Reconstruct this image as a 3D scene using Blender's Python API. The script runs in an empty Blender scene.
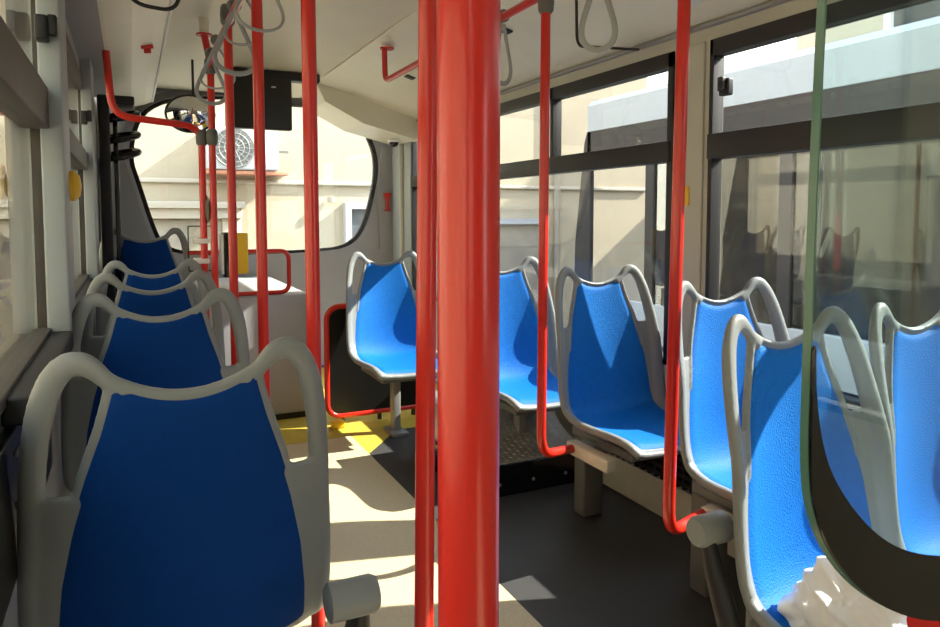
import bpy, bmesh, math, random
from mathutils import Vector, Matrix
random.seed(4)
S = bpy.context.scene
COL = S.collection
PI = math.pi
R = math.radians

# ------------------------------------------------------------------ camera, sky, sun, exposure
cd = bpy.data.cameras.new('camera'); cam = bpy.data.objects.new('camera', cd); COL.objects.link(cam)
cam.location = (0, 0, 1.3)
cam.rotation_euler = (R(90 - 3.6), 0, R(-25.7))
cd.sensor_width = 36; cd.lens = 705 * 36 / 940; cd.shift_y = -54 / 940; cd.clip_start = 0.02
S.camera = cam

w = bpy.data.worlds.new('world'); S.world = w; w.use_nodes = True
nt = w.node_tree; bgn = nt.nodes['Background']
tc = nt.nodes.new('ShaderNodeTexCoord'); sp = nt.nodes.new('ShaderNodeSeparateXYZ')
rp = nt.nodes.new('ShaderNodeValToRGB')
nt.links.new(tc.outputs['Generated'], sp.inputs[0]); nt.links.new(sp.outputs['Z'], rp.inputs[0])
rp.color_ramp.elements[0].position = 0.0; rp.color_ramp.elements[0].color = (.95, .95, .93, 1)
rp.color_ramp.elements[1].position = 0.7; rp.color_ramp.elements[1].color = (.62, .76, 1, 1)
nt.links.new(rp.outputs[0], bgn.inputs[0]); bgn.inputs[1].default_value = 5.1

sd = bpy.data.lights.new('sun', 'SUN'); sd.energy = 17; sd.angle = R(0.6); sd.color = (1, .95, .86)
sun = bpy.data.objects.new('sun', sd); COL.objects.link(sun)
SUN_T = .79; SUN_A = 0.26                       # drop per metre towards -X, drift towards +Y
sun.rotation_euler = Vector((-1, SUN_A, -SUN_T)).to_track_quat('-Z', 'Y').to_euler()
sun.location = (6, -2, 8)

S.view_settings.view_transform = 'Standard'; S.view_settings.look = 'None'
S.view_settings.gamma = 1; S.view_settings.use_curve_mapping = False
S.view_settings.exposure = 0.4

# ------------------------------------------------------------------ materials
def mat(name, col, rough=.5, metal=0, noise=0, nscale=20, bump=0, bscale=200, col2=None, spec=.5, coat=0, btype='NOISE'):
    m = bpy.data.materials.new(name); m.use_nodes = True
    t = m.node_tree; b = t.nodes['Principled BSDF']
    b.inputs['Base Color'].default_value = (*col, 1); b.inputs['Roughness'].default_value = rough
    b.inputs['Metallic'].default_value = metal; b.inputs['Specular IOR Level'].default_value = spec
    b.inputs['Coat Weight'].default_value = coat; b.inputs['Coat Roughness'].default_value = .12
    tcn = t.nodes.new('ShaderNodeTexCoord')
    if noise or col2:
        n = t.nodes.new('ShaderNodeTexNoise'); n.inputs['Scale'].default_value = nscale; n.inputs['Detail'].default_value = 6
        r = t.nodes.new('ShaderNodeValToRGB'); c2 = col2 or tuple(c * (1 - noise) for c in col)
        r.color_ramp.elements[0].position = .35; r.color_ramp.elements[0].color = (*c2, 1)
        r.color_ramp.elements[1].position = .65; r.color_ramp.elements[1].color = (*col, 1)
        t.links.new(tcn.outputs['Object'], n.inputs[0]); t.links.new(n.outputs[0], r.inputs[0])
        t.links.new(r.outputs[0], b.inputs['Base Color'])
    if bump:
        n = t.nodes.new('ShaderNodeTexNoise' if btype == 'NOISE' else 'ShaderNodeTexVoronoi')
        n.inputs['Scale'].default_value = bscale
        if btype == 'NOISE': n.inputs['Detail'].default_value = 3
        bp = t.nodes.new('ShaderNodeBump'); bp.inputs['Strength'].default_value = bump; bp.inputs['Distance'].default_value = .002
        t.links.new(tcn.outputs['Object'], n.inputs[0]); t.links.new(n.outputs[0], bp.inputs['Height'])
        t.links.new(bp.outputs[0], b.inputs['Normal'])
    return m

def glass(name, tint, ior=1.45, dust=0, dcol=(.8, .8, .78)):
    m = bpy.data.materials.new(name); m.use_nodes = True; t = m.node_tree
    for n in list(t.nodes): t.nodes.remove(n)
    o = t.nodes.new('ShaderNodeOutputMaterial'); tr = t.nodes.new('ShaderNodeBsdfTransparent'); tr.inputs[0].default_value = (*tint, 1)
    g = t.nodes.new('ShaderNodeBsdfGlossy'); g.inputs['Roughness'].default_value = .02; g.inputs[0].default_value = (1, 1, 1, 1)
    f0 = ((ior - 1) / (ior + 1)) ** 2
    ge = t.nodes.new('ShaderNodeNewGeometry'); dt = t.nodes.new('ShaderNodeVectorMath'); dt.operation = 'DOT_PRODUCT'
    t.links.new(ge.outputs['Incoming'], dt.inputs[0]); t.links.new(ge.outputs['Normal'], dt.inputs[1])
    def mth(op, x, y=None):
        n = t.nodes.new('ShaderNodeMath'); n.operation = op
        for i, v in enumerate((x, y)):
            if v is None: continue
            if isinstance(v, (int, float)): n.inputs[i].default_value = v
            else: t.links.new(v, n.inputs[i])
        return n.outputs[0]
    c1 = mth('SUBTRACT', 1, mth('ABSOLUTE', dt.outputs['Value'])); c5 = mth('POWER', c1, 5)
    fr = mth('ADD', mth('MULTIPLY', c5, 1 - f0), f0)
    mx = t.nodes.new('ShaderNodeMixShader'); t.links.new(fr, mx.inputs[0])
    t.links.new(tr.outputs[0], mx.inputs[1]); t.links.new(g.outputs[0], mx.inputs[2])
    last = mx
    if dust:
        df = t.nodes.new('ShaderNodeBsdfDiffuse'); df.inputs[0].default_value = (*dcol, 1)
        n = t.nodes.new('ShaderNodeTexNoise'); n.inputs['Scale'].default_value = 6; n.inputs['Detail'].default_value = 5
        mp = t.nodes.new('ShaderNodeMapRange'); mp.inputs[1].default_value = .3; mp.inputs[2].default_value = .8
        mp.inputs[3].default_value = dust * .4; mp.inputs[4].default_value = dust
        c = t.nodes.new('ShaderNodeTexCoord'); t.links.new(c.outputs['Object'], n.inputs[0]); t.links.new(n.outputs[0], mp.inputs[0])
        m2 = t.nodes.new('ShaderNodeMixShader'); t.links.new(mp.outputs[0], m2.inputs[0])
        t.links.new(mx.outputs[0], m2.inputs[1]); t.links.new(df.outputs[0], m2.inputs[2]); last = m2
    t.links.new(last.outputs[0], o.inputs[0])
    return m

M = dict(
    ceil=mat('ceiling_panel', (.82, .76, .60), .45, noise=.05, nscale=3),
    cove=mat('cove_panel', (.86, .82, .68), .35, noise=.04, nscale=4),
    wall=mat('wall_panel', (.55, .54, .47), .5, noise=.05, nscale=5),
    wallgrey=mat('grey_trim', (.30, .30, .30), .5, bump=.15, bscale=400),
    wallcool=mat('cool_grey_pillar', (.36, .40, .41), .5),
    fargrey=mat('far_grey_panel', (.40, .40, .43), .5, noise=.06, nscale=4),
    kick=mat('kick_panel', (.62, .6, .5), .5, noise=.06),
    black=mat('black_rubber', (.012, .012, .013), .5),
    blackgloss=mat('black_gloss', (.008, .008, .009), .18),
    frame=mat('window_frame', (.02, .018, .018), .45),
    bframe=mat('brown_frame', (.075, .065, .055), .55, noise=.2, nscale=8),
    ledge=mat('dark_ledge', (.02, .019, .017), .6),
    plastic=mat('grey_plastic', (.225, .245, .25), .42, bump=.12, bscale=900),
    plasticd=mat('dark_grey_plastic', (.13, .13, .12), .45),
    blue=mat('blue_fabric', (.001, .15, .56), .6, noise=.10, nscale=60, bump=.55, bscale=240, btype='V', spec=.2),
    blueb=mat('blue_back_shaded', (.002, .042, .215), .8, noise=.06, nscale=90, bump=.2, bscale=500, spec=.12),  # seat fabric blue with the shade on the backs put into the colour
    red=mat('red_paint', (.62, .022, .012), .28, noise=.06, nscale=2, coat=.3),
    strap=mat('strap_plastic', (.36, .37, .36), .35),
    yellow=mat('yellow_plastic', (.85, .52, .02), .4),
    yfloor=mat('yellow_floor', (.62, .46, .06), .55, noise=.12, nscale=12),
    gfloor=mat('grey_floor', (.05, .05, .052), .6, noise=.25, nscale=300, bump=.2, bscale=500),
    cfloor=mat('cream_floor', (.66, .56, .37), .55, noise=.15, nscale=150, bump=.1, bscale=400),
    metal=mat('steel', (.55, .55, .53), .3, metal=1),
    acwhite=mat('aged_white_metal', (.40, .42, .45), .5),
    galv=mat('seat_support', (.28, .28, .27), .45, metal=.3),
    white=mat('white_plastic', (.82, .82, .8), .4),
    cloth=mat('white_cloth', (.86, .86, .88), .8, bump=.2, bscale=120),
    wglass=glass('side_glass', (.82, .82, .79), dust=.02, dcol=(.6, .56, .48)),
    lglass=glass('left_glass', (.72, .70, .62), dust=.07, dcol=(.55, .5, .4)),
    fglass=glass('far_glass', (.93, .94, .90), dust=.02),
    pglass=glass('partition_glass', (.88, .95, .93), ior=1.5, dust=.015, dcol=(.6, .75, .78)),
    gedge=mat('glass_edge', (.08, .18, .135), .2),
    cream=mat('cream_render', (.40, .345, .25), .85, noise=.10, nscale=1.3),
    cream2=mat('cream_moulding', (.42, .38, .31), .8, noise=.08, nscale=3),
    cream3=mat('pale_render', (.52, .46, .36), .85, noise=.14, nscale=.9),
    wood=mat('old_shutter', (.30, .27, .22), .8, noise=.2, nscale=6),
    winglass=mat('dark_pane', (.10, .11, .12), .15, noise=.4, nscale=2),
    bounce_concrete=mat('bounce_concrete', (.36, .34, .30), .9, noise=.2, nscale=30),  # pale concrete tone, brightened to bounce sunlight up to the ceiling
    buswhite=mat('bus_white', (.41, .445, .47), .4, noise=.03, nscale=1),
    busdark=mat('bus_dark_trim', (.03, .03, .032), .3),
    busglass=glass('other_bus_glass', (.5, .5, .47), dust=.01),
    screen=mat('screen_black', (.006, .006, .006), .35),
    rust=mat('rust', (.45, .2, .12), .9),
    mirror=mat('mirror', (.85, .85, .85), .03, metal=1),
)
M['plate'] = mat('checker_plate', (.6, .6, .57), .42, metal=.7, noise=.2, nscale=20)

# ------------------------------------------------------------------ helpers
class MB:
    def __init__(s): s.b = bmesh.new()
    def box(s, lo, hi, bev=0):
        t = bmesh.new(); bmesh.ops.create_cube(t, size=1)
        lo = Vector(lo); hi = Vector(hi)
        for v in t.verts:
            v.co = Vector([lo[i] + (v.co[i] + .5) * (hi[i] - lo[i]) for i in range(3)])
        if bev: bmesh.ops.bevel(t, geom=t.edges[:], offset=bev, segments=3, affect='EDGES', profile=.5)
        s.add(t); return s
    def add(s, t, mtx=None):
        if mtx is not None: bmesh.ops.transform(t, matrix=mtx, verts=t.verts)
        me = bpy.data.meshes.new('t'); t.to_mesh(me); t.free(); s.b.from_mesh(me); bpy.data.meshes.remove(me)
    def tube(s, pts, r, seg=14, rr=None, closed=False, flat=None):
        """sweep a circle (or an ellipse r x flat) along pts"""
        pts = [Vector(p) for p in pts]; n = len(pts)
        tan = []
        for i in range(n):
            a = pts[(i - 1) % n] if (i or closed) else pts[0]
            b = pts[(i + 1) % n] if (i < n - 1 or closed) else pts[-1]
            tan.append((b - a).normalized())
        up = Vector((0, 0, 1)) if abs(tan[0].z) < .9 else Vector((0, 1, 0))
        N = (up - tan[0] * up.dot(tan[0])).normalized(); rings = []
        for i in range(n):
            N = (N - tan[i] * N.dot(tan[i])).normalized(); B = tan[i].cross(N)
            ra = rr[i] if rr else r; rb = flat if flat else ra
            rings.append([s.b.verts.new(pts[i] + N * ra * math.cos(2 * PI * k / seg) + B * rb * math.sin(2 * PI * k / seg)) for k in range(seg)])
        for i in range(n if closed else n - 1):
            a = rings[i]; b = rings[(i + 1) % n]
            for k in range(seg): s.b.faces.new((a[k], a[(k + 1) % seg], b[(k + 1) % seg], b[k]))
        if not closed:
            s.b.faces.new(rings[0][::-1]); s.b.faces.new(rings[-1])
        return s
    def lathe(s, prof, c, axis='Z', seg=28):
        rings = []
        for (r, h) in prof:
            ring = []
            for k in range(seg):
                a = 2 * PI * k / seg; p = (r * math.cos(a), r * math.sin(a), h)
                if axis == 'X': p = (p[2], p[0], p[1])
                if axis == 'Y': p = (p[0], p[2], p[1])
                ring.append(s.b.verts.new(Vector(p) + Vector(c)))
            rings.append(ring)
        for a, b in zip(rings, rings[1:]):
            for k in range(seg): s.b.faces.new((a[k], a[(k + 1) % seg], b[(k + 1) % seg], b[k]))
        s.b.faces.new(rings[0][::-1]); s.b.faces.new(rings[-1]); return s
    def prism(s, pts, lo, hi, axis='Y'):
        """extrude a 2D outline; axis Y: pts=(x,z); axis X: pts=(y,z); axis Z: pts=(x,y)"""
        def p(q, h): return {'Y': (q[0], h, q[1]), 'X': (h, q[0], q[1]), 'Z': (q[0], q[1], h)}[axis]
        a = [s.b.verts.new(p(q, lo)) for q in pts]; b = [s.b.verts.new(p(q, hi)) for q in pts]; n = len(pts)
        s.b.faces.new(a); s.b.faces.new(b[::-1])
        for i in range(n): s.b.faces.new((a[i], b[i], b[(i + 1) % n], a[(i + 1) % n]))
        return s
    def ring(s, outer, inner, lo, hi, axis='Y'):
        """plate between two outlines with the same point count"""
        def p(q, h): return {'Y': (q[0], h, q[1]), 'X': (h, q[0], q[1]), 'Z': (q[0], q[1], h)}[axis]
        n = len(outer); L = [[s.b.verts.new(p(q, h)) for q in o] for h in (lo, hi) for o in (outer, inner)]
        oa, ia, ob, ib = L
        for i in range(n):
            j = (i + 1) % n
            for q in ((oa[i], oa[j], ia[j], ia[i]), (ob[i], ib[i], ib[j], ob[j]), (oa[i], ob[i], ob[j], oa[j]), (ia[i], ia[j], ib[j], ib[i])):
                try: s.b.faces.new(q)
                except ValueError: pass
        return s
    def build(s, name, m, parent=None, smooth=True, loc=None):
        bmesh.ops.recalc_face_normals(s.b, faces=s.b.faces)
        me = bpy.data.meshes.new(name); 
        if loc is not None:
            for v in s.b.verts: v.co -= Vector(loc)
        s.b.to_mesh(me); s.b.free()
        me.materials.append(M[m] if isinstance(m, str) else m)
        if smooth:
            me.shade_smooth() if hasattr(me, 'shade_smooth') else None
            me.set_sharp_from_angle(angle=R(38))
        o = bpy.data.objects.new(name, me); COL.objects.link(o)
        if loc is not None: o.location = loc
        if parent is not None: o.parent = parent
        return o
def empty(name, loc=(0, 0, 0), rz=0):
    o = bpy.data.objects.new(name, None); o.empty_display_size = .05; COL.objects.link(o); o.location = loc; o.rotation_euler.z = rz; return o
def tag(o, label, cat=None, group=None, kind=None):
    o['label'] = label
    if cat: o['category'] = cat
    if group: o['group'] = group
    if kind: o['kind'] = kind
    return o
def struct(o): o['kind'] = 'structure'; return o
def kids(o): return [c for c in bpy.data.objects if c.parent is o]
def copy_tree(o, parent=None):
    ch = kids(o); c = o.copy(); COL.objects.link(c)
    if parent: c.parent = parent
    for k in ch: copy_tree(k, c)
    return c
def fillet(pts, r, n=7):
    pts = [Vector(p) for p in pts]; out = [pts[0]]
    for i in range(1, len(pts) - 1):
        a, b, c = pts[i - 1], pts[i], pts[i + 1]
        d = min(r, (a - b).length * .49, (c - b).length * .49)
        p = b + (a - b).normalized() * d; q = b + (c - b).normalized() * d
        for k in range(n + 1):
            t = k / n; out.append(p * (1 - t) ** 2 + b * 2 * t * (1 - t) + q * t * t)
    out.append(pts[-1]); return out
def chaikin(pts, n=3, closed=False):
    for _ in range(n):
        out = [] if closed else [pts[0]]
        m = len(pts)
        for i in range(m if closed else m - 1):
            a, b = pts[i], pts[(i + 1) % m]
            out.append(tuple(x * .75 + y * .25 for x, y in zip(a, b))); out.append(tuple(x * .25 + y * .75 for x, y in zip(a, b)))
        if not closed: out.append(pts[-1])
        pts = out
    return pts
def rrect(x0, z0, x1, z1, r, n=6):
    o = []
    for cx, cz, a0 in ((x1 - r, z1 - r, 0), (x0 + r, z1 - r, 90), (x0 + r, z0 + r, 180), (x1 - r, z0 + r, 270)):
        for k in range(n + 1):
            a = R(a0 + 90 * k / n); o.append((cx + r * math.cos(a), cz + r * math.sin(a)))
    return o

XL, XR, YN, YF, ZC = -.21, 2.12, -3.4, 6.0, 2.30      # inner bounds of the saloon

# ------------------------------------------------------------------ setting: floor, walls, ceiling
fl = MB().box((XL - .1, YN, -.06), (XR + .1, YF + .1, 0)).build('floor', 'gfloor'); struct(fl)
o = MB().box((.42, YN, 0.0), (1.14, 3.98, .002)).build('trim_1', 'cfloor'); struct(o)
o = MB().prism([(.42, 3.98), (1.14, 3.98), (1.14, 3.64), (1.42, 3.98), (2.1, 3.98), (2.1, 5.9), (.42, 5.9)], .0005, .003, 'Z').build('trim_2', 'yfloor'); struct(o)

# right wall
wr = MB()
wr.box((XR, YN, 0), (XR + .07, YF + .05, .64))
wr.box((XR, YN, 2.0), (XR + .07, YF + .05, 2.12))
for a, b in ((2.17, 2.38), (4.12, 4.30), (5.50, YF + .05)): wr.box((XR, a, .64), (XR + .07, b, 2.0))
wr.box((XR, -.55, .64), (XR + .07, -.35, 2.0)); wr.box((XR, YN, .64), (XR + .07, -3.1, 2.0))
struct(wr.build('wall_right', 'wall', smooth=False))
o = MB().box((XR - .012, 2.2, .66), (XR, 2.35, 2.0), .004).build('trim_3', 'wall'); struct(o)
# kick panel with a perforated grille over it
o = MB().box((XR - .09, YN, 0), (XR, 2.78, .16), .004).build('baseboard_right', 'kick'); struct(o)
gr = MB()
for i in range(5): gr.box((XR - .085, .1, .175 + i * .034), (XR, 2.76, .193 + i * .034))
for i in range(60): gr.box((XR - .082, .12 + i * .044, .16), (XR - .06, .135 + i * .044, .345))
gro = gr.build('heater_grille', 'black', smooth=False)
tag(gro, 'black perforated heater grille along the base of the right wall below the single seats', 'grille')
# overhead cove right (slightly bulged)
prof = [(XR + .05, 2.06), (XR - .02, 2.075), (2.0, 2.10), (1.75, 2.17), (1.5, 2.245), (1.28, ZC), (1.28, ZC + .04), (XR + .05, ZC + .04)]
struct(MB().prism(prof, YN, 5.35, 'Y').build('trim_4', 'cove', smooth=False))
struct(MB().box((XR - .025, YN, 2.052), (XR + .01, 5.4, 2.068), .004).build('trim_5', 'wallgrey'))
# flared end of the cove next to the far window
o = MB()
o.prism([(1.28, ZC), (1.36, 2.16), (1.66, 2.01), (XR, 1.90), (XR, ZC)], 5.35, 5.9, 'Y')
struct(o.build('trim_6', 'cove', smooth=False))
struct(MB().tube([(1.285, YN, ZC - .004), (1.285, 5.4, ZC - .004)], .007, 8).build('trim_7', 'cove'))

# left wall
wl = MB()
wl.box((XL - .07, YN, 0), (XL, YF + .05, .97))
wl.box((XL - .07, YN, 2.0), (XL, YF + .05, 2.14))
for a, b in ((2.24, 2.50), (4.15, 4.45)): wl.box((XL - .07, a, .97), (XL, b, 2.0))
wl.box((XL - .07, 5.2, .97), (XL, YF + .05, 2.0)); wl.box((XL - .07, -.5, .97), (XL, -.3, 2.0)); wl.box((XL - .07, YN, .97), (XL, -3.1, 2.0))
struct(wl.build('wall_left', 'wallgrey', smooth=False))
struct(MB().box((XL, 2.20, .97), (XL + .055, 2.42, 2.1), .006).build('trim_8', 'wallcool'))
struct(MB().box((XL, 4.12, .97), (XL + .05, 4.40, 2.1), .006).build('trim_9', 'wallcool'))
o = MB().box((XL, 1.42, .935), (XL + .06, 2.2, .985), .006).build('trim_10', 'ledge'); struct(o)
struct(MB().prism([(XL - .05, 2.08), (-.09, 2.10), (-.09, 2.16), (XL - .05, 2.2)], YN, 5.4, 'Y').build('trim_11', 'wallgrey', smooth=False))
struct(MB().prism([(-.075, 2.10), (0.03, 2.11), (.12, 2.135), (.165, 2.155), (.183, 2.18), (.19, ZC), (.19, ZC + .04), (-.09, ZC + .04), (-.09, 2.10)], YN, 5.94, 'Y').build('trim_12', 'cove', smooth=False))
struct(MB().tube([(.176, YN, 2.164), (.176, 3.0, 2.164), (.176, 5.94, 2.164)], .009, 8).build('highlight_trim', 'white'))  # white tube stands in for the highlight along the duct edge

struct(MB().box((XL - .1, YN, ZC), (XR + .1, YF + .1, ZC + .06)).build('ceiling', 'ceil', smooth=False))
# ceiling curves down to the far window
pr = [(5.0, ZC + .01)] + [(5.0 + .95 * math.sin(R(a)), ZC - .03 * (1 - math.cos(R(a)))) for a in range(0, 91, 10)] + [(5.96, ZC + .02)]
o = MB().prism(pr, XL, 1.30, 'X').build('trim_14', 'ceil'); struct(o)
# wall behind the camera
struct(MB().box((XL - .1, YN - .06, 0), (XR + .1, YN, ZC)).build('wall_back', 'wallgrey', smooth=False))

# far wall with its rounded window
hole = [(.233, 2.195), (.523, 2.238), (.904, 2.262), (1.308, 2.262), (1.60, 2.245), (1.83, 2.15), (1.965, 1.915), (1.995, 1.715), (1.955, 1.47),
        (1.87, 1.18), (1.73, 1.02), (1.46, .985), (.88, .975), (.421, .98), (.22, 1.03), (.15, 1.17), (.042, 1.569), (-.009, 1.742), (.05, 2.05)]
hole = chaikin(hole, 2, True)
cx, cz = .98, 1.65
def to_rect(p, x0, x1, z0, z1):
    dx, dz = p[0] - cx, p[1] - cz
    t = min(((x1 if dx > 0 else x0) - cx) / dx if abs(dx) > 1e-6 else 9e9, ((z1 if dz > 0 else z0) - cz) / dz if abs(dz) > 1e-6 else 9e9)
    return (cx + dx * t, cz + dz * t)
def scl(k): return [(cx + (p[0] - cx) * k, cz + (p[1] - cz) * k) for p in hole]
outer = [to_rect(p, XL - .07, XR + .07, 0, ZC + .05) for p in hole]
struct(MB().ring(outer, hole, YF, YF + .08).build('wall_far', 'fargrey', smooth=False))
far = empty('window_1'); struct(far)
MB().ring(hole, scl(.965), YF + .005, YF + .05).build('window_frame', 'blackgloss', far)
MB().prism(scl(.99), YF + .03, YF + .036).build('window_pane', 'fglass', far, smooth=False)
# dark grey band arching over the window
arch = [p for p in hole]
band_o = [(cx + (p[0] - cx) * 1.03, cz + (p[1] - cz) * 1.09) for p in hole if p[1] > 1.95]
band_i = [p for p in hole if p[1] > 1.95]
n = len(band_i); 
mb = MB(); k = max(range(n), key=lambda i: (band_i[i][0] - band_i[(i + 1) % n][0]) ** 2 + (band_i[i][1] - band_i[(i + 1) % n][1]) ** 2)
bo = band_o[k + 1:] + band_o[:k + 1]; bi = band_i[k + 1:] + band_i[:k + 1]
mb.prism(bo + bi[::-1], YF - .04, YF - .002)
struct(mb.build('trim_15', 'plasticd', smooth=False))
# left corner trim beside the far window
struct(MB().prism([(XL + .02, 1.0), (.20, 1.0), (.13, 1.15), (.02, 1.55), (-.035, 1.75), (.0, 2.1), (XL + .02, 2.1)], YF - .05, YF - .001).build('trim_16', 'wallgrey', smooth=False))
struct(MB().prism([(1.99, 1.0), (XR, 1.0), (XR, 1.9), (2.02, 1.9), (1.995, 1.75), (1.975, 1.5)], YF - .03, YF - .001).build('trim_17', 'fargrey', smooth=False))
struct(MB().tube(fillet([(2.085, 5.68, 1.9), (2.09, 5.68, 1.2), (2.09, 5.68, .6)], .1), .022, 10).build('trim_18', 'wall'))
# wall corner post between side window and far window
struct(MB().box((XR - .02, 5.50, .62), (XR, 5.95, 2.02), .005).build('trim_19', 'wallcool'))

# ------------------------------------------------------------------ side windows
def side_window(name, x, y0, y1, z0, z1, zb0, zb1, gm, inner, split=None, fm='frame'):
    """frame set in the wall, a thick bar between top sash and main pane"""
    w_ = empty(name); struct(w_); s = inner
    f = MB(); t = .035
    xa, xb = sorted((x - s * .01, x + s * .05))
    f.box((xa, y0, z1 - .065), (xb, y1, z1), .003); f.box((xa, y0, z0), (xb, y1, z0 + .025), .003)
    f.box((xa, y0, z0), (xb, y0 + t, z1), .003); f.box((xa, y1 - t * .6, z0), (xb, y1, z1), .003)
    f.build('window_frame', fm, w_)
    b = MB(); xc, xd = sorted((x - s * .022, x + s * .05)); b.box((xc, y0 + .01, zb0), (xd, y1 - .005, zb1), .004); b.build('transom_bar', 'bframe' if fm == 'bframe' else 'frame', w_)
    if split:
        d = MB(); d.box((xa, split - .014, zb1), (xb, split + .014, z1), .003); d.build('sash_divider', 'frame', w_)
    g = MB(); xg = x + s * (.03 if inner > 0 else .012); g.box((min(xg, xg + s * .005), y0 + .01, zb0), (max(xg, xg + s * .005), y1 - .01, z0 + .01)); g.build('window_pane', gm, w_, smooth=False)
    g = MB(); xg = x + s * (.02 if inner > 0 else .006); g.box((min(xg, xg + s * .005), y0 + .01, zb1 - .01), (max(xg, xg + s * .005), y1 - .01, z1 - .02)); g.build('top_sash_pane', gm, w_, smooth=False)
    return w_
side_window('window_2', XR, -.35, 2.17, .64, 2.0, 1.525, 1.625, 'wglass', 1)
side_window('window_3', XR, 2.38, 4.12, .64, 2.0, 1.53, 1.62, 'wglass', 1, split=3.35)
side_window('window_4', XR, 4.30, 5.50, .64, 2.0, 1.53, 1.62, 'wglass', 1)
side_window('window_5', XL, -.3, 2.24, .97, 2.0, 1.53, 1.64, 'lglass', -1, fm='bframe')
side_window('window_6', XL, 2.50, 4.15, .97, 2.0, 1.53, 1.62, 'lglass', -1, fm='bframe')
side_window('window_7', XL, 4.45, 5.2, .97, 2.0, 1.53, 1.62, 'lglass', -1)
side_window('window_8', XR, -3.1, -.55, .64, 2.0, 1.525, 1.625, 'wglass', 1)
side_window('window_9', XL, -3.1, -.5, .97, 2.0, 1.53, 1.64, 'lglass', -1, fm='bframe')
# black inner gasket of the near left window and the black latches
def latch(loc, s, label):
    m_ = MB(); x, y, z = loc
    xs = sorted((x, x - s * .03)); m_.box((xs[0], y, z - .035), (xs[1], y + .05, z + .03), .006)
    xs = sorted((x - s * .028, x - s * .05)); m_.box((xs[0], y + .012, z - .02), (xs[1], y + .038, z + .035), .005)
    t = m_.build('window_latch', 'black', loc=loc); tag(t, label, 'latch')
latch((XR, 2.05, 1.80), 1, 'black latch on the edge of the big right-hand window')
latch((XL, 2.155, 1.79), -1, 'black latch on the top sash of the nearest left window')
latch((XL, 4.03, 1.79), -1, 'small black latch on the second left window sash')
def disc(loc, r, label):
    t = MB().lathe([(r, -.002), (r, .002)], loc, 'X').build('reflection_disc', 'yellow', loc=loc); tag(t, label, 'reflection_disc')
disc((XL - .018, 1.69, 1.361), .04, 'flat yellow disc painted as a reflection in the nearest left window pane')  # yellow disc stands in for a reflection in the glass
t = MB().lathe([(.045, .0), (.044, .012), (.03, .026), (.006, .03)], (XL + .054, 2.37, 1.385), 'X').build('stop_button', 'yellow', loc=(XL + .054, 2.37, 1.385)); tag(t, 'domed yellow button on the edge of the left pillar between the first two windows', 'button')
t = MB().box((XR - .02, 2.265, 1.34), (XR - .0122, 2.315, 1.42), .002).build('notice_tag', 'yellow', loc=(XR - .015, 2.29, 1.38))
tag(t, 'small yellow notice on the right wall pillar behind the red pole', 'notice')

# ------------------------------------------------------------------ seat prototype
PROF = chaikin([(.062, 1.062), (.058, .99), (.044, .85), (.028, .70), (.015, .58), (-.003, .50), (-.04, .445), (-.12, .425), (-.25, .425), (-.38, .435), (-.445, .43), (-.475, .40)], 3)
LEN = [0]
for a, b in zip(PROF, PROF[1:]): LEN.append(LEN[-1] + math.hypot(b[0] - a[0], b[1] - a[1]))
TOT = LEN[-1]
def sstep(a, b, x):
    x = max(0, min(1, (x - a) / (b - a))); return x * x * (3 - 2 * x)
def lerp_tab(tab, t):
    for (a, x), (b, y) in zip(tab, tab[1:]):
        if t <= b: return x + (y - x) * max(0, (t - a)) / (b - a)
    return tab[-1][1]
def P(t, s, n=0):
    t = max(-.02, min(TOT - 1e-5, t)); tt = max(0, t)
    i = 0
    while LEN[i + 1] < tt: i += 1
    f = (t - LEN[i]) / (LEN[i + 1] - LEN[i]); a, b = PROF[i], PROF[i + 1]
    y = a[0] + (b[0] - a[0]) * f; z = a[1] + (b[1] - a[1]) * f
    # smoothed tangent
    j0, j1 = max(0, i - 3), min(len(PROF) - 1, i + 4)
    dy, dz = PROF[j1][0] - PROF[j0][0], PROF[j1][1] - PROF[j0][1]; l = math.hypot(dy, dz); dy /= l; dz /= l
    k = lerp_tab([(0, .5), (.3, 1.1), (.6, 1.0), (.75, .6), (1.1, .5)], tt)
    n += k * s * s
    return Vector((s, y + dz * n, z - dy * n))
BW = [(0, .110), (.06, .117), (.12, .133), (.2, .160), (.3, .189), (.4, .210), (.5, .220), (.62, .222), (.8, .216), (1.0, .200), (TOT, .186)]
def bw(t): return lerp_tab(BW, t)
OUT = [(.060, .095), (.040, .118), (.018, .136), (.003, .156), (.002, .176), (.022, .198), (.07, .218), (.14, .232), (.24, .243), (.38, .251), (.5, .254), (.6, .252), (.72, .246), (.9, .232), (TOT - .05, .218), (TOT - .012, .19)]
def sweep(mb, path, a, b, seg=12, n0=0):
    """path of (t, s, a?, b?) in seat space"""
    rings = []; N = len(path)
    for i, p in enumerate(path):
        q0 = path[max(0, i - 1)]; q1 = path[min(N - 1, i + 1)]
        dt, ds = q1[0] - q0[0], q1[1] - q0[1]; l = math.hypot(dt, ds) or 1; pt, ps = -ds / l, dt / l
        aa = p[2] if len(p) > 2 else a; bb = p[3] if len(p) > 3 else b
        rings.append([mb.b.verts.new(P(p[0] + pt * aa * math.cos(2 * PI * k / seg), p[1] + ps * aa * math.cos(2 * PI * k / seg), n0 + bb * math.sin(2 * PI * k / seg))) for k in range(seg)])
    for r0, r1 in zip(rings, rings[1:]):
        for k in range(seg): mb.b.faces.new((r0[k], r0[(k + 1) % seg], r1[(k + 1) % seg], r1[k]))
    mb.b.faces.new(rings[0][::-1]); mb.b.faces.new(rings[-1])
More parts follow.
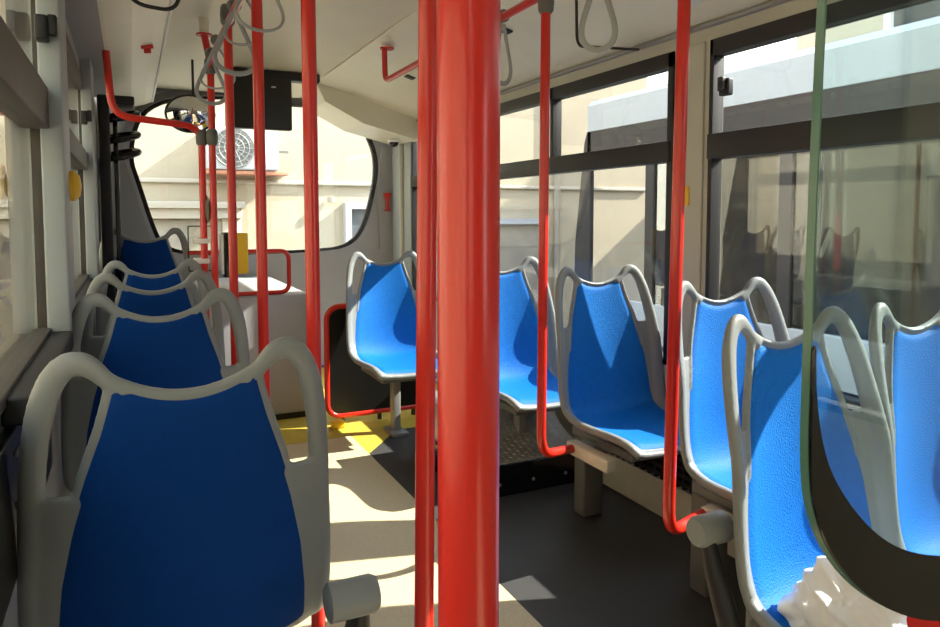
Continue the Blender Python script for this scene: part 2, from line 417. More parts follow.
def slab(mb, f0, f1, t0f, t1, n0, n1, ns=14, ntt=46, pillow=0):
    """closed slab; f0(t), f1(t) are side limits; t0f(u) the top limit over u in 0..1"""
    G = []
    for n_, top in ((n0, 0), (n1, 1)):
        g = []
        for i in range(ntt + 1):
            row = []
            for j in range(ns + 1):
                u = j / ns; ta = t0f(u); t = ta + (t1 - ta) * i / ntt
                s = f0(t) + (f1(t) - f0(t)) * u
                e = min(u, 1 - u) * (f1(t) - f0(t)); e2 = min(t - ta, t1 - t); d = min(e, e2, .02) / .02
                nn = n_ + (pillow * (math.sqrt(max(0, 1 - (1 - d) ** 2)) - 1) if top else 0)
                row.append(mb.b.verts.new(P(t, s, nn)))
            g.append(row)
        G.append(g)
    A, B = G
    for i in range(ntt):
        for j in range(ns):
            mb.b.faces.new((A[i][j], A[i][j + 1], A[i + 1][j + 1], A[i + 1][j])); mb.b.faces.new((B[i][j], B[i + 1][j], B[i + 1][j + 1], B[i][j + 1]))
    for i in range(ntt):
        mb.b.faces.new((A[i][0], A[i + 1][0], B[i + 1][0], B[i][0])); mb.b.faces.new((A[i][ns], B[i][ns], B[i + 1][ns], A[i + 1][ns]))
    for j in range(ns):
        mb.b.faces.new((A[0][j], B[0][j], B[0][j + 1], A[0][j + 1])); mb.b.faces.new((A[ntt][j], A[ntt][j + 1], B[ntt][j + 1], B[ntt][j]))
def topline(u): return .036 + .034 * (1 - (2 * u - 1) ** 2)

def frame_mesh():
    mb = MB()
    out = chaikin(OUT, 2)
    for sg in (1, -1):
        pth = []
        for (t, s) in out:
            a = .014 + .008 * sstep(.11, .17, s) if t < .06 and s < .18 else .022
            b = .0135 + .004 * sstep(0, .1, t) if t < .5 else .018
            pth.append((t, sg * s, a, b))
        sweep(mb, pth, .02, .018)
        # inner rail beside the pad
        pi_ = [(t, sg * (bw(t) + .005 * (1 - sstep(.2, .33, t)) - .008 * sstep(.2, .33, t)), .0085 - .003 * sstep(.2, .33, t), .012) for t in [.035 + k * (.34 - .035) / 16 for k in range(17)]]
        sweep(mb, pi_, .0085, .012)
        # web between rail and pad edge
        slab(mb, lambda t, g=sg: g * (bw(t) - .02), lambda t, g=sg: g * lerp_tab([(0, .22), (.16, .23), (.26, .238), (.4, .244), (.6, .24), (.9, .222), (TOT, .19)], t),
             lambda u: .235 + .012 * (2 * u - 1) ** 2, TOT - .02, -.014, .004, ns=5, ntt=40)
    # top bar, dipping in the middle
    tb = [(topline(k / 20) - .006, -.114 + .228 * k / 20, .0065, .012) for k in range(21)]
    sweep(mb, tb, .0065, .012)
    sweep(mb, [(TOT - .012, -.19 + .38 * k / 12, .012, .018) for k in range(13)], .012, .018)
    # inner shell
    slab(mb, lambda t: -bw(t) - .004, lambda t: bw(t) + .004, lambda u: topline(u) - .002, TOT - .01, -.012, .002, ns=14, ntt=46)
    bmesh.ops.recalc_face_normals(mb.b, faces=mb.b.faces)
    me = bpy.data.meshes.new('tmp'); mb.b.to_mesh(me); mb.b.free()
    o = bpy.data.objects.new('tmp', me); COL.objects.link(o)
    r = o.modifiers.new('r', 'REMESH'); r.mode = 'VOXEL'; r.voxel_size = .0052
    sm = o.modifiers.new('s', 'SMOOTH'); sm.factor = .5; sm.iterations = 5
    dg = bpy.context.evaluated_depsgraph_get(); ev = o.evaluated_get(dg)
    nm = bpy.data.meshes.new_from_object(ev); nm.name = 'seat_frame'
    bpy.data.objects.remove(o); bpy.data.meshes.remove(me)
    nm.materials.clear(); nm.materials.append(M['plastic']); nm.shade_smooth()
    return nm
FRAME = frame_mesh()
def part_mesh(name, fn, m):
    mb = MB(); fn(mb); o = mb.build(name, m); me = o.data; bpy.data.objects.remove(o); return me
FRONT = part_mesh('seat_cushion', lambda mb: slab(mb, lambda t: -bw(t) + .002, lambda t: bw(t) - .002, lambda u: topline(u) + .004, TOT - .035, 0, .010, 22, 90, .008), 'blue')
BACK = part_mesh('back_panel', lambda mb: slab(mb, lambda t: -bw(t) + .001, lambda t: bw(t) - .001, lambda u: topline(u) + .004, .60, -.010, -.0165, 22, 60, -.004), 'blueb')
def arm_parts(parent, sg, AY=.03):
    h = MB(); x0 = sg * .245
    h.lathe([(.028, sg * -.03), (.034, sg * -.026), (.034, sg * .052), (.029, sg * .062)], (x0, AY, .612), 'X', 28).build('armrest_hub', 'plastic', parent)
    a = MB(); a.tube([(x0 + sg * .035, AY - .01, .60), (x0 + sg * .038, AY - .04, .53), (x0 + sg * .038, AY - .085, .43), (x0 + sg * .038, AY - .12, .33), (x0 + sg * .038, AY - .135, .28)], .018, 14, rr=[.016, .024, .026, .024, .014])
    a.build('armrest', 'black', parent)
def make_seat(kind):
    r = empty('bus_seat')
    for nm, me in (('seat_frame', FRAME), ('seat_cushion', FRONT), ('back_panel', BACK)):
        o = bpy.data.objects.new(nm, me); COL.objects.link(o); o.parent = r
    MB().box((-.17, -.40, .365), (.17, .0, .405), .012).build('seat_pan', 'plasticd', r)
    if kind == 'wall':
        MB().box((-.20, -.20, .335), (.22, -.10, .375), .008).build('support_beam', 'galv', r)
        l = MB(); l.box((-.12, -.03, .0), (-.02, .05, .40), .008); l.box((-.05, -.06, .30), (.20, .04, .385), .008); l.build('leg', 'plasticd', r)
    elif kind == 'leg':
        l = MB(); l.box((-.025, -.17, .02), (.025, -.11, .37), .008); l.box((-.05, -.24, 0), (.05, -.06, .022), .004); l.build('leg', 'galv', r)
    else:
        l = MB(); l.box((-.11, -.28, 0), (.11, -.08, .37), .01); l.build('pedestal', 'plasticd', r)
    return r
def seat_at(proto, first, loc, rz, label, group, arm=0, scale=1):
    r = proto if first else copy_tree(proto)
    r.location = loc; r.rotation_euler.z = rz
    tag(r, label, 'seat', group)
    if arm: arm_parts(r, arm)
    return r
P1 = make_seat('pedestal')
seat_at(P1, True, (.080, 1.34, 0), PI, 'nearest blue and grey bus seat at lower left seen from behind', 'row of seats along the left wall', arm=0)
for i, (x, y, z, lb) in enumerate(((.072, 2.30, 0, 'second blue seat of the left row, right in front of the nearest one'),
        (.078, 3.08, 0, 'middle blue seat of the left row, third from the camera'),
        (.098, 3.89, 0, 'fourth blue seat of the left row, mostly hidden behind the third'),
        (.078, 4.72, .145, 'farthest and highest blue seat of the left row on a raised step'))):
    seat_at(P1, False, (x, y, z), PI, lb, 'row of seats along the left wall')
arm_parts(P1, -1, .14)
stp = MB().box((XL + .003, 4.35, 0.001), (.36, 5.2, .145), .006).build('seat_step', 'plasticd'); tag(stp, 'dark raised step under the farthest seat of the left row', 'step')
P2 = make_seat('wall')
seat_at(P2, True, (1.843, 2.48, 0), 0, 'blue seat by the window with a sunlit back, between the two thin red poles', 'seats by the right windows')
seat_at(P2, False, (1.845, 1.77, 0), 0, 'blue seat by the window just right of the thin red pole, behind the cloth seat', 'seats by the right windows')
s940 = seat_at(P2, False, (1.862, 1.10, 0), 0, 'blue window seat cut off by the right edge, seen through the glass partition', 'seats by the right windows')
s790 = seat_at(P2, False, (1.372, 1.10, 0), 0, 'big blue aisle seat with the white cloth lying on it', 'seats by the right windows'); 
P3 = make_seat('leg')
seat_at(P3, True, (1.40, 4.08, 0), 0, 'far blue seat on one grey leg in front of the red-framed black panel', 'seats by the right windows')
seat_at(P3, False, (1.76, 3.21, 0), 0, 'blue seat above the checker plate wheel box, half hidden by the thick red pole', 'seats by the right windows')
arm_parts(s790, -1)
s790.scale.x = s940.scale.x = .93

# ------------------------------------------------------------------ wheel box with checker plate
wb = empty('wheel_box')
tag(wb, 'dark wheel box with a shiny checker plate top under the far window seat', 'wheel box')
MB().box((1.36, 2.80, 0.001), (2.02, 3.5, .15), .006).build('box_base', 'blackgloss', wb)
pl = MB()
arc = [(2.812 + .34 * math.sin(R(a)), .152 + .19 * (1 - math.cos(R(a)))) for a in range(0, 91, 6)]
outl = [(2.81, .14)] + arc + [(3.5, .345), (3.5, .14)]
pl.prism(outl, 1.38, 2.0, 'X')
q = arc + [(3.5, .345)]; sd_ = 0; row = 0
for (a, b) in zip(q, q[1:]):
    l = math.hypot(b[0] - a[0], b[1] - a[1])
    while sd_ < l:
        f = sd_ / l; c = Vector((0, a[0] + (b[0] - a[0]) * f, a[1] + (b[1] - a[1]) * f)); u = Vector((0, b[0] - a[0], b[1] - a[1])).normalized(); nn = Vector((0, -u.z, u.y))
        for k in range(19):
            x = 1.395 + k * .033; dd_ = (Vector((1, 0, 0)) + u * (1 if (k + row) % 2 else -1)).normalized(); ee = nn.cross(dd_)
            c0 = Vector((x, c.y, c.z)); vs = [pl.b.verts.new(c0 + d) for d in (dd_ * .014, ee * .005, dd_ * -.014, ee * -.005)]
            for v in vs: v.co -= nn * .001
            tp = pl.b.verts.new(c0 + nn * .004)
            for i in range(4): pl.b.faces.new((vs[i], vs[(i + 1) % 4], tp))
        sd_ += .026; row += 1
    sd_ -= l
pl.build('checker_plate', 'plate', wb, smooth=False)
for x in (1.5, 1.68, 1.86): MB().lathe([(.008, 0), (.006, -.005)], (x, 2.80, .06), 'Y', 12).build('bolt', 'metal', wb)

# ------------------------------------------------------------------ red poles and rails
RP = .0175
def pole(pts, label, group='red grab poles', r=RP, clamps=(), name='grab_pole', fil=.06, feet=()):
    e = empty(name, pts[0]); L = Vector(pts[0])
    m_ = MB(); m_.tube([Vector(p) - L for p in fillet(pts, fil)], r, 20); m_.build('pole_tube', 'red', e)
    for c in clamps:
        q = Vector(c) - L
        MB().lathe([(r + .004, -.04), (r + .010, -.03), (r + .012, 0), (r + .010, .03), (r + .004, .04)], q, 'Z', 20).build('clamp', 'plasticd', e)
    for c in feet:
        q = Vector(c) - L
        MB().lathe([(.04, -.004), (.04, .004)], q, 'Z', 24).build('flange', 'red', e)
    tag(e, label, 'grab pole', group); return e
pole([(.1685, .352, 0.0), (.1685, .352, ZC)], 'thickest-looking red pole, nearest the camera in the middle of the picture', clamps=(), feet=((.1685, .352, .006),))
pole([(.452, 1.146, 0.0), (.478, 1.140, ZC)], 'red pole just left of the nearest one, its left edge showing beside it', feet=((.452, 1.146, .006),))
pole([(.398, 1.70, 0), (.392, 1.70, ZC)], 'red pole rising behind the right handle of the nearest left seat', feet=((.39, 1.70, .006),))
pole([(.383, 2.34, 0), (.378, 2.34, ZC)], 'red pole crossing in front of the middle of the hanging black screen', feet=((.383, 2.34, .006),))
pole([(.38, 3.02, 0), (.374, 3.02, 2.11)], 'red pole on the left edge of the hanging black screen, joined to the ceiling rail', clamps=((.374, 3.02, 2.10),), feet=((.38, 3.02, .006),))
pole([(.392, 3.88, 0), (.392, 3.88, 2.08), (.365, 3.88, 2.216)], 'farthest straight red pole with a ceiling flange, behind the left seat row', clamps=((.392, 3.88, 1.70), (.39, 3.88, 2.06)), feet=((.365, 3.88, 2.216), (.392, 3.88, .006)))
stub = MB().lathe([(.022, 2.221), (.026, ZC)], (.365, 3.88, 0), 'Z', 24).build('ceiling_mount', 'ceil', loc=(.365, 3.88, 2.25)); tag(stub, 'cream mount on the ceiling above the farthest straight red pole', 'mount')
pole([(.345, 3.92, 0), (.345, 3.92, 1.755), (-.065, 3.92, 1.79), (-.085, 3.92, 2.11)], 'red pole bent over to the left wall below the ceiling duct', clamps=((.345, 3.92, 1.70),), fil=.09, feet=((.345, 3.92, .006),))
pole([(.378, 3.88, 2.06), (.378, .55, 2.11), (.378, .4, ZC)], 'red ceiling rail above the aisle edge of the left seats, carrying the grey straps', 'red ceiling rails', r=.015, name='ceiling_rail')
pole([(1.345, 3.93, 2.255), (1.345, 3.92, 2.07), (1.355, .4, 2.10), (1.355, .3, 2.26)], 'red ceiling rail over the right side, flanged to the ceiling at its far end', 'red ceiling rails', r=.016, name='ceiling_rail', feet=((1.36, 3.93, 2.258),))
pole([(1.36, 2.20, 2.11), (1.352, 2.20, .41), (1.56, 2.30, .375)], 'thin red pole before the far window seats, its foot bent to the right', clamps=((1.36, 2.20, 2.06),), fil=.08)
pole([(1.372, 1.505, 2.11), (1.345, 1.505, .40), (1.56, 1.59, .385)], 'thin red pole right of the sunlit window seat, bent to the right at its foot', clamps=((1.372, 1.505, 2.10),), fil=.08)
pole([(.73, .43, .872), (1.0, .43, .88)], 'red rail end under the glass partition at the lower right corner', None, name='partition_rail', r=.02)
# seat supports the two thin poles stand on
for (x, y, z, lb) in ((1.575, 2.20, .375, 'grey beam the left thin pole foot is bolted to'), (1.575, 1.46, .385, 'grey beam the right thin pole foot is bolted to')):
    t = MB().box((x - .02, y - .13, z - .028), (x + .03, y + .14, z + .022), .006).build('support_bracket', 'kick', loc=(x, y, z)); tag(t, lb, 'bracket')

# straps
def strap(x, y, ztop, L, wd, rz, label):
    e = empty('hand_strap', (x, y, ztop), rz)
    pts = [(0, 0, -.02)]
    for k in range(0, 25):
        a = -PI / 2 + PI * (k / 24) * 2 + PI
        pts.append((wd * math.sin(2 * PI * k / 24) * (-.5), 0, -L + wd * .55 - wd * .55 * math.cos(2 * PI * k / 24 + PI) * -1))
    pts = [(0.006, 0, -.03), (wd * .28, 0, -L * .45), (wd * .5, 0, -L * .75), (wd * .38, 0, -L * .93), (0, 0, -L), (-wd * .38, 0, -L * .93), (-wd * .5, 0, -L * .75), (-wd * .28, 0, -L * .45), (-.006, 0, -.03)]
    m_ = MB(); m_.tube(chaikin(pts, 3), .0045, 10, flat=.010); m_.build('strap_loop', 'strap', e)
    MB().lathe([(.021, -.02), (.025, -.012), (.025, .012), (.021, .02)], (0, 0, 0), 'Y', 20).build('strap_clamp', 'plasticd', e)
    tag(e, label, 'hand strap', 'grey hand straps hanging from the ceiling rails')
for y, L, wd, rz, lb in ((3.72, .25, .16, .3, 'farthest grey strap loop, at the far end of the left ceiling rail'),
        (3.45, .22, .17, -.5, 'second farthest grey strap loop on the left ceiling rail'),
        (2.85, .26, .17, .25, 'grey strap loop hanging just right of the pole with the dark joint'),
        (2.62, .20, .15, -.6, 'grey strap loop between the dark joint and the second pole'),
        (2.28, .23, .16, .15, 'large grey strap loop crossing the pole left of the middle'),
        (1.95, .16, .15, .1, 'grey strap loop just peeping in at the top edge, left of centre')):
    strap(.378, y, 2.095, L, wd, rz, lb)
strap(1.357, 2.52, 2.09, .27, .10, .3, 'grey strap seen edge-on right of the thick red pole')
strap(1.357, 1.88, 2.09, .27, .115, -.5, 'grey teardrop strap hanging right of the thin pole joint')

# black overhead grab bars
def bar(pts, r, label):
    L = Vector(pts[0]); t = MB().tube([Vector(p) - L for p in fillet(pts, .05)], r, 10).build('overhead_bar', 'black'); t.location = L; tag(t, label, 'grab bar')
bar([(1.555, 2.3, 2.25), (1.562, 2.3, 1.947), (2.10, 2.60, 2.05)], .006, 'thin black bent bar under the right ceiling panel beside the teardrop strap')
bar([(-.05, 2.4, 2.12), (.02, 2.4, 1.938), (.15, 2.4, 1.928), (.19, 2.4, 2.28)], .006, 'black curved bar under the left ceiling duct at the top edge')

# ------------------------------------------------------------------ glass partition at right with its black lower band
gl_o = [(1.05, 1.72), (.524, 1.72), (.521, 1.51), (.516, 1.313), (.515, 1.16), (.515, 1.091), (.522, 1.045), (.549, .997), (.594, .954), (.652, .919), (.719, .897), (.826, .885), (1.05, .88)]
core = chaikin(gl_o[2:], 2); gl = gl_o[:2] + core
gp = empty('glass_partition', (.52, .41, .9))
tag(gp, 'clear glass partition with a green edge and curved black lower band at right', 'glass partition')
L = Vector(gp.location)
t = MB().prism([(x - L.x, z - L.z) for x, z in gl], -.0035, .0035).build('glass_sheet', 'pglass', gp, smooth=False)
ed = MB(); pts = [(x, z) for x, z in gl[1:]]
inn = [(.0015 + x, z) for x, z in pts]
for (a, b) in zip(pts, pts[1:]):
    pass
vs0 = [ed.b.verts.new((x - L.x - .0008, -.004, z - L.z)) for x, z in pts]; vs1 = [ed.b.verts.new((x - L.x - .0008, .004, z - L.z)) for x, z in pts]
vs2 = [ed.b.verts.new((x - L.x + .0012, -.004, z - L.z + .001)) for x, z in pts]; vs3 = [ed.b.verts.new((x - L.x + .0012, .004, z - L.z + .001)) for x, z in pts]
for i in range(len(pts) - 1):
    for a, b in ((vs0, vs1), (vs1, vs3), (vs3, vs2), (vs2, vs0)): ed.b.faces.new((a[i], a[i + 1], b[i + 1], b[i]))
ed.build('glass_edge', 'gedge', gp)['label'] = 'green edge of the glass'
bandi = chaikin([(.517, 1.19), (.520, 1.139), (.534, 1.088), (.562, 1.049), (.602, 1.011), (.648, .984), (.711, .964), (.82, .945), (1.05, .94)], 2)
bando = [p for p in gl if p[1] <= 1.19 and not p == gl[0]]
MB().prism([(x - L.x, z - L.z) for x, z in bando + bandi[::-1]], -.0072, -.0042).build('black_band', 'blackgloss', gp, smooth=False)

# ------------------------------------------------------------------ white cloth on the aisle seat
def crumpled(loc, rx, ry, rz_, seed):
    rnd = random.Random(seed); b = bmesh.new(); bmesh.ops.create_icosphere(b, subdivisions=6, radius=1)
    waves = [(Vector((rnd.uniform(-1, 1), rnd.uniform(-1, 1), rnd.uniform(-1, 1))).normalized() * rnd.uniform(2.5, 9), rnd.uniform(0, 6)) for _ in range(16)]
    for v in b.verts:
        p = v.co.copy(); q = p + Vector((math.sin(p.y * 4 + 1), math.sin(p.z * 5), math.sin(p.x * 4 + 2))) * .22
        h = 0
        for k, ph in waves:
            h += (1 - abs(math.sin(k.dot(q) + ph))) ** 2.2 / (k.length * .45)
        f = .74 + .10 * h
        f *= 1 + .14 * math.sin(3 * math.atan2(p.y, p.x) + 1)
        v.co = Vector((p.x * rx * f, p.y * ry * f, max(-.35, p.z) * rz_ * f))
        if p.z < 0: v.co.z = p.z * .02; 
    mb = MB(); mb.add(b); o = mb.build('white_cloth', 'cloth'); o.location = loc; o.data.set_sharp_from_angle(angle=R(180)); return o
cl = crumpled((1.325, .90, .455), .175, .13, .165, 5)
tag(cl, 'crumpled white cloth heaped on the blue aisle seat behind the glass', 'cloth')

# ------------------------------------------------------------------ far end furniture
eb = empty('partition_cabinet', (.70, 5.1, 0)); tag(eb, 'light grey cabinet across the far end of the aisle, left of the black panel', 'cabinet')
MB().box((-.29, -.62, .04), (.32, .85, .80), .015).build('cabinet_body', 'fargrey', eb)
MB().box((-.29, -.61, .0), (.32, .85, .05), .004).build('plinth', 'black', eb)
rf = [(.30, 4.40, .98), (.30, 4.40, .80), (.86, 4.40, .80), (.90, 4.40, 1.03), (.86, 4.40, 1.06), (.30, 4.40, 1.06)]
t = MB().tube([Vector(p) - Vector((.3, 4.4, .8)) for p in fillet([(.40, 4.52, .814), (.90, 4.52, .814), (.90, 4.52, 1.075), (.30, 4.52, 1.075)], .06)], .014, 12).build('guard_rail', 'red'); t.location = (.3, 4.4, .8)
tag(t, 'red rounded guard rail loop in front of the far window sill', 'guard rail')
# red-framed black panel
bp_ = empty('door_screen', (1.3, 4.24, 0)); tag(bp_, 'black panel in a rounded red tube frame behind the far seat', 'panel')
fr = rrect(-.235, .055, .42, .74, .08)
fm_ = MB(); fm_.tube([(x, 0, z) for x, z in fr], .017, 12, closed=True); fm_.build('tube_frame', 'red', bp_)
MB().prism(rrect(-.22, .07, .405, .725, .07), -.008, .008).build('black_sheet', 'screen', bp_, smooth=False)
for x in (-.14, .1, .33):
    MB().tube([(x, 0, 0), (x, 0, .06)], .014, 10).build('foot', 'black', bp_)
c_ = MB().box((1.07, 4.14, 0.004), (1.15, 4.20, .045), .008).build('floor_bracket', 'yellow', loc=(1.11, 4.17, 0.004)); tag(c_, 'small yellow bracket on the floor at the corner of the black panel', 'bracket')
# black vertical door edge strip next to panel
t = MB().tube([(1.03, 4.42, .28), (1.03, 4.42, .80)], .02, 12).build('door_post', 'black', loc=(1.03, 4.42, .28)); tag(t, 'short black post left of the red-framed panel', 'post')

# ticket validator with clear panel
tv = empty('ticket_validator', (.51, 4.30, -.04)); tag(tv, 'black and yellow ticket validator box mounted by the far red poles', 'ticket validator')
MB().box((-.03, -.05, .98), (.015, .10, 1.24), .006).build('housing', 'blackgloss', tv)
MB().box((.016, -.045, 1.0), (.105, .09, 1.235), .006).build('yellow_face', 'yellow', tv)
MB().box((-.045, -.05, 1.0), (-.031, .06, 1.23), .003).build('side_plate', 'white', tv)
MB().tube([(.02, .03, 1.0), (.02, .03, .04)], .016, 12).build('stand', 'metal', tv)
cp = empty('clear_panel', (.33, 4.0, 1.0)); tag(cp, 'small clear panel with two white clamps on the bent red pole', 'clear panel')
MB().ring(rrect(-.06, .0, .085, .245, .01), rrect(-.054, .006, .079, .239, .008), -.004, .004).build('panel_border', 'black', cp)
MB().prism(rrect(-.056, .004, .081, .241, .008), -.002, .002).build('panel_sheet', 'fglass', cp, smooth=False)
for z in (.06, .165): MB().box((-.035, -.105, z - .012), (.04, .008, z + .014), .006).build('clamp', 'white', cp)
# small dark convex disc on the bent pole
dd = MB().lathe([(.01, -.014), (.05, -.012), (.075, 0), (.05, .016)], (.365, 3.935, 1.33), 'X', 24).build('round_mirror_back', 'plasticd', loc=(.365, 3.935, 1.33)); tag(dd, 'small dark round disc right of the bent red pole at mid height', 'disc')

# hanging display
ds = empty('hanging_display', (.9, 5.05, 1.7)); tag(ds, 'black display hanging from the ceiling in front of the far window', 'display')
MB().box((-.30, -.03, .19), (.14, .05, .56), .012).build('screen_body', 'screen', ds)
MB().box((-.27, -.03, .535), (.34, .07, .595), .01).build('top_housing', 'black', ds)
MB().box((.0, -.034, .475), (.03, -.03, .485)).build('indicator', 'white', ds)
MB().box((.14, -.02, .36), (.22, .03, .41), .006).build('side_bracket', 'plasticd', ds)

# convex mirror
cm = empty('convex_mirror', (.37, 4.95, 1.955)); tag(cm, 'oval convex mirror hanging left of the red poles by the far window', 'mirror')
mm = MB(); mm.lathe([(.004, -.055), (.05, -.052), (.10, -.038), (.135, -.015), (.145, 0)], (0, 0, 0), 'Y', 36).build('mirror_glass', 'mirror', cm)
MB().lathe([(.15, -.006), (.155, .0), (.12, .04), (.02, .05)], (0, 0, 0), 'Y', 36).build('mirror_shell', 'black', cm)
MB().tube([(0, .04, .0), (.02, .08, .15), (.02, .06, .43)], .008, 8).build('mirror_arm', 'black', cm)
cm.scale = (1.0, 1, .8); cm.rotation_euler = (R(12), 0, R(-5))

# coiled black hoses and dark post at the left far corner
ch = empty('coiled_hose', (-.09, 4.62, 1.15)); tag(ch, 'black post with thick coiled hoses in the far left corner', 'coiled hose')
MB().box((-.06, -.14, -.6), (.0, .10, .82), .01).build('post', 'black', ch)
MB().box((.015, -.06, -.6), (.04, .02, .72), .006).build('post_edge', 'blackgloss', ch)
for z in (.50, .60, .72): 
    MB().tube([(.055 + .09 * math.cos(a) , -.02 + .09 * math.sin(a), z + .02 * math.cos(a) + .02 * math.sin(a)) for a in [2 * PI * k / 24 for k in range(24)]], .019, 10, closed=True).build('hose_coil', 'blackgloss', ch)
MB().box((-.06, -.10, .78), (.13, .08, .83), .01).build('top_bracket', 'black', ch)

# red hammer holder on the right far corner, red socket on the duct
hh = MB(); hh.prism([(-.035, .075), (.035, .075), (.022, .04), (.012, .0), (.012, -.06), (.03, -.085), (-.03, -.085), (-.012, -.06), (-.012, 0), (-.022, .04)], -.012, .012)
t = hh.build('hammer_holder', 'red', smooth=False); t.location = (2.055, YF - .043, 1.42); tag(t, 'red emergency hammer holder on the grey corner beyond the far seat', 'hammer holder')
t = MB(); t.box((-.028, -.008, .0), (.028, .008, .016), .003); t.box((-.016, -.01, -.03), (.016, .008, .002), .003)
t = t.build('hammer_clip', 'red'); t.location = (.098, 3.85, 2.118); t.rotation_euler = (R(60), R(-8), 0); tag(t, 'small red clip fixed to the cream ceiling duct at left', 'clip')
for (x, y, lb) in ((1.66, 4.35, 'small black vent on the ceiling panel left of the thick red pole'), (1.66, 3.06, 'small black vent on the ceiling panel right of the thick red pole')):
    t = MB().box((-.03, -.03, -.004), (.03, .03, .004), .002).build('ceiling_vent', 'black'); t.location = (x, y, 2.192); t.rotation_euler = (0, R(17), 0); tag(t, lb, 'vent')
dm = empty('dome_camera', (2.0, 5.62, 1.905)); tag(dm, 'white dome camera under the ceiling corner near the far window', 'camera')
MB().lathe([(.055, .0), (.055, -.012), (.048, -.02)], (0, 0, .02), 'Z').build('base', 'white', dm)
MB().lathe([(.04, .0), (.036, -.018), (.022, -.032), (.004, -.038)], (0, 0, 0), 'Z').build('dome', 'blackgloss', dm)
lt = MB().lathe([(.035, 0), (.045, .008), (.045, .02)], (1.93, 2.08, 2.098), 'Z').build('ceiling_light', 'white', loc=(1.93, 2.08, 2.098)); tag(lt, 'small round lamp in the right ceiling panel at the top edge', 'lamp')
for (x, y) in ((.83, 3.1), (.95, 4.2), (.80, 2.4)):
    t = MB().lathe([(.007, 0), (.007, -.004)], (x, y, ZC), 'Z', 12).build('ceiling_plug', 'black', loc=(x, y, ZC)); tag(t, 'tiny black screw plug in the cream ceiling', 'plug', 'screw plugs in the ceiling')

# black box with hooks at the left edge
hb = empty('hook_board', (XL + .02, 1.4, .62)); tag(hb, 'black board with two hooks against the left wall behind the nearest seat', 'board')
MB().box((-.018, -.5, .06), (.0, .6, .31), .004).build('board', 'screen', hb)
for z in (.18, .27):
    MB().tube([(0.0, -.0, z)] + [(.018 + .016 * math.cos(R(a)), -.0, z + .016 * math.sin(R(a))) for a in range(180, -60, -20)], .004, 8).build('hook', 'galv', hb)

# ------------------------------------------------------------------ outside: ground, buildings, other bus
g_ = MB().box((-14, -14, -.42), (24, 14, -.40)).build('ground', 'bounce_concrete', smooth=False); struct(g_)

def bwindow(parent, x0, x1, z0, z1, y, shutter=False):
    f = MB(); f.ring([(x0, z0), (x1, z0), (x1, z1), (x0, z1)], [(x0 + .08, z0 + .06), (x1 - .08, z0 + .06), (x1 - .08, z1 - .08), (x0 + .08, z1 - .08)], y - .10, y + .02)
    fo = f.build('window_surround', 'acwhite', parent, smooth=False)
    p = MB().box((x0 + .06, y - .03, z0 + .05), (x1 - .06, y - .015, z1 - .06)).build('window_pane', 'winglass' if not shutter else 'wood', fo, smooth=False)
bf = empty('building', (2, 9, -.4)); tag(bf, 'sunlit cream building straight behind the far window', 'building')
bf.location = (0, 0, 0)
MB().box((-4.5, 9.0, -.4), (7.45, 9.6, 7)).build('wall', 'cream', bf, smooth=False)
MB().box((-4.5, 8.95, 1.68), (7.45, 9.0, 1.73), .01).build('moulding', 'cream2', bf)
co = MB(); co.box((-1.5, 8.80, 1.38), (1.25, 9.0, 1.46), .01); co.box((-1.5, 8.86, 1.26), (1.22, 9.0, 1.38), .01); co.build('cornice', 'cream2', bf)
MB().box((-1.3, 8.97, -.4), (1.0, 9.0, 1.24)).build('shutter', 'wood', bf, smooth=False)
MB().box((1.0, 8.93, -.4), (1.22, 9.0, 1.26), .01).build('pilaster', 'cream2', bf)
bwindow(bf, 2.50, 3.7, .1, 1.46, 8.98); bwindow(bf, 4.45, 5.5, -.2, 1.25, 8.98, True)
MB().tube([(2.33, 8.93, 1.47), (2.33, 8.93, 1.53)], .05, 10).build('wall_fitting', 'wood', bf)
pp = MB(); pp.tube([(5.75, 8.95, -.4), (5.75, 8.95, 5)], .05, 10); pp.build('drainpipe', 'wood', bf)
ac = empty('air_conditioner', (1.24, 8.80, 1.83)); tag(ac, 'white air conditioner fan unit on the cream wall behind the far window', 'air conditioner')
MB().box((-.43, -.18, .0), (.38, .18, .50), .02).build('casing', 'acwhite', ac)
MB().lathe([(.235, 0), (.235, -.012), (.22, -.012)], (-.13, -.18, .25), 'Y', 36).build('fan_recess', 'plasticd', ac)
fg = MB()
for r_ in (.05, .11, .17, .225): fg.tube([(-.13 + r_ * math.cos(2 * PI * k / 28), -.205, .25 + r_ * math.sin(2 * PI * k / 28)) for k in range(28)], .005, 6, closed=True)
for k in range(16): a = 2 * PI * k / 16; fg.tube([(-.13 + .03 * math.cos(a), -.205, .25 + .03 * math.sin(a)), (-.13 + .225 * math.cos(a), -.205, .25 + .225 * math.sin(a))], .004, 6)
fg.build('fan_grille', 'galv', ac)
MB().box((.38, -.05, .22), (.52, -.02, .25)).build('pipe_stub', 'plasticd', ac)
MB().box((-.45, -.16, -.05), (.50, .2, -.01), .005).build('wall_bracket', 'rust', ac)

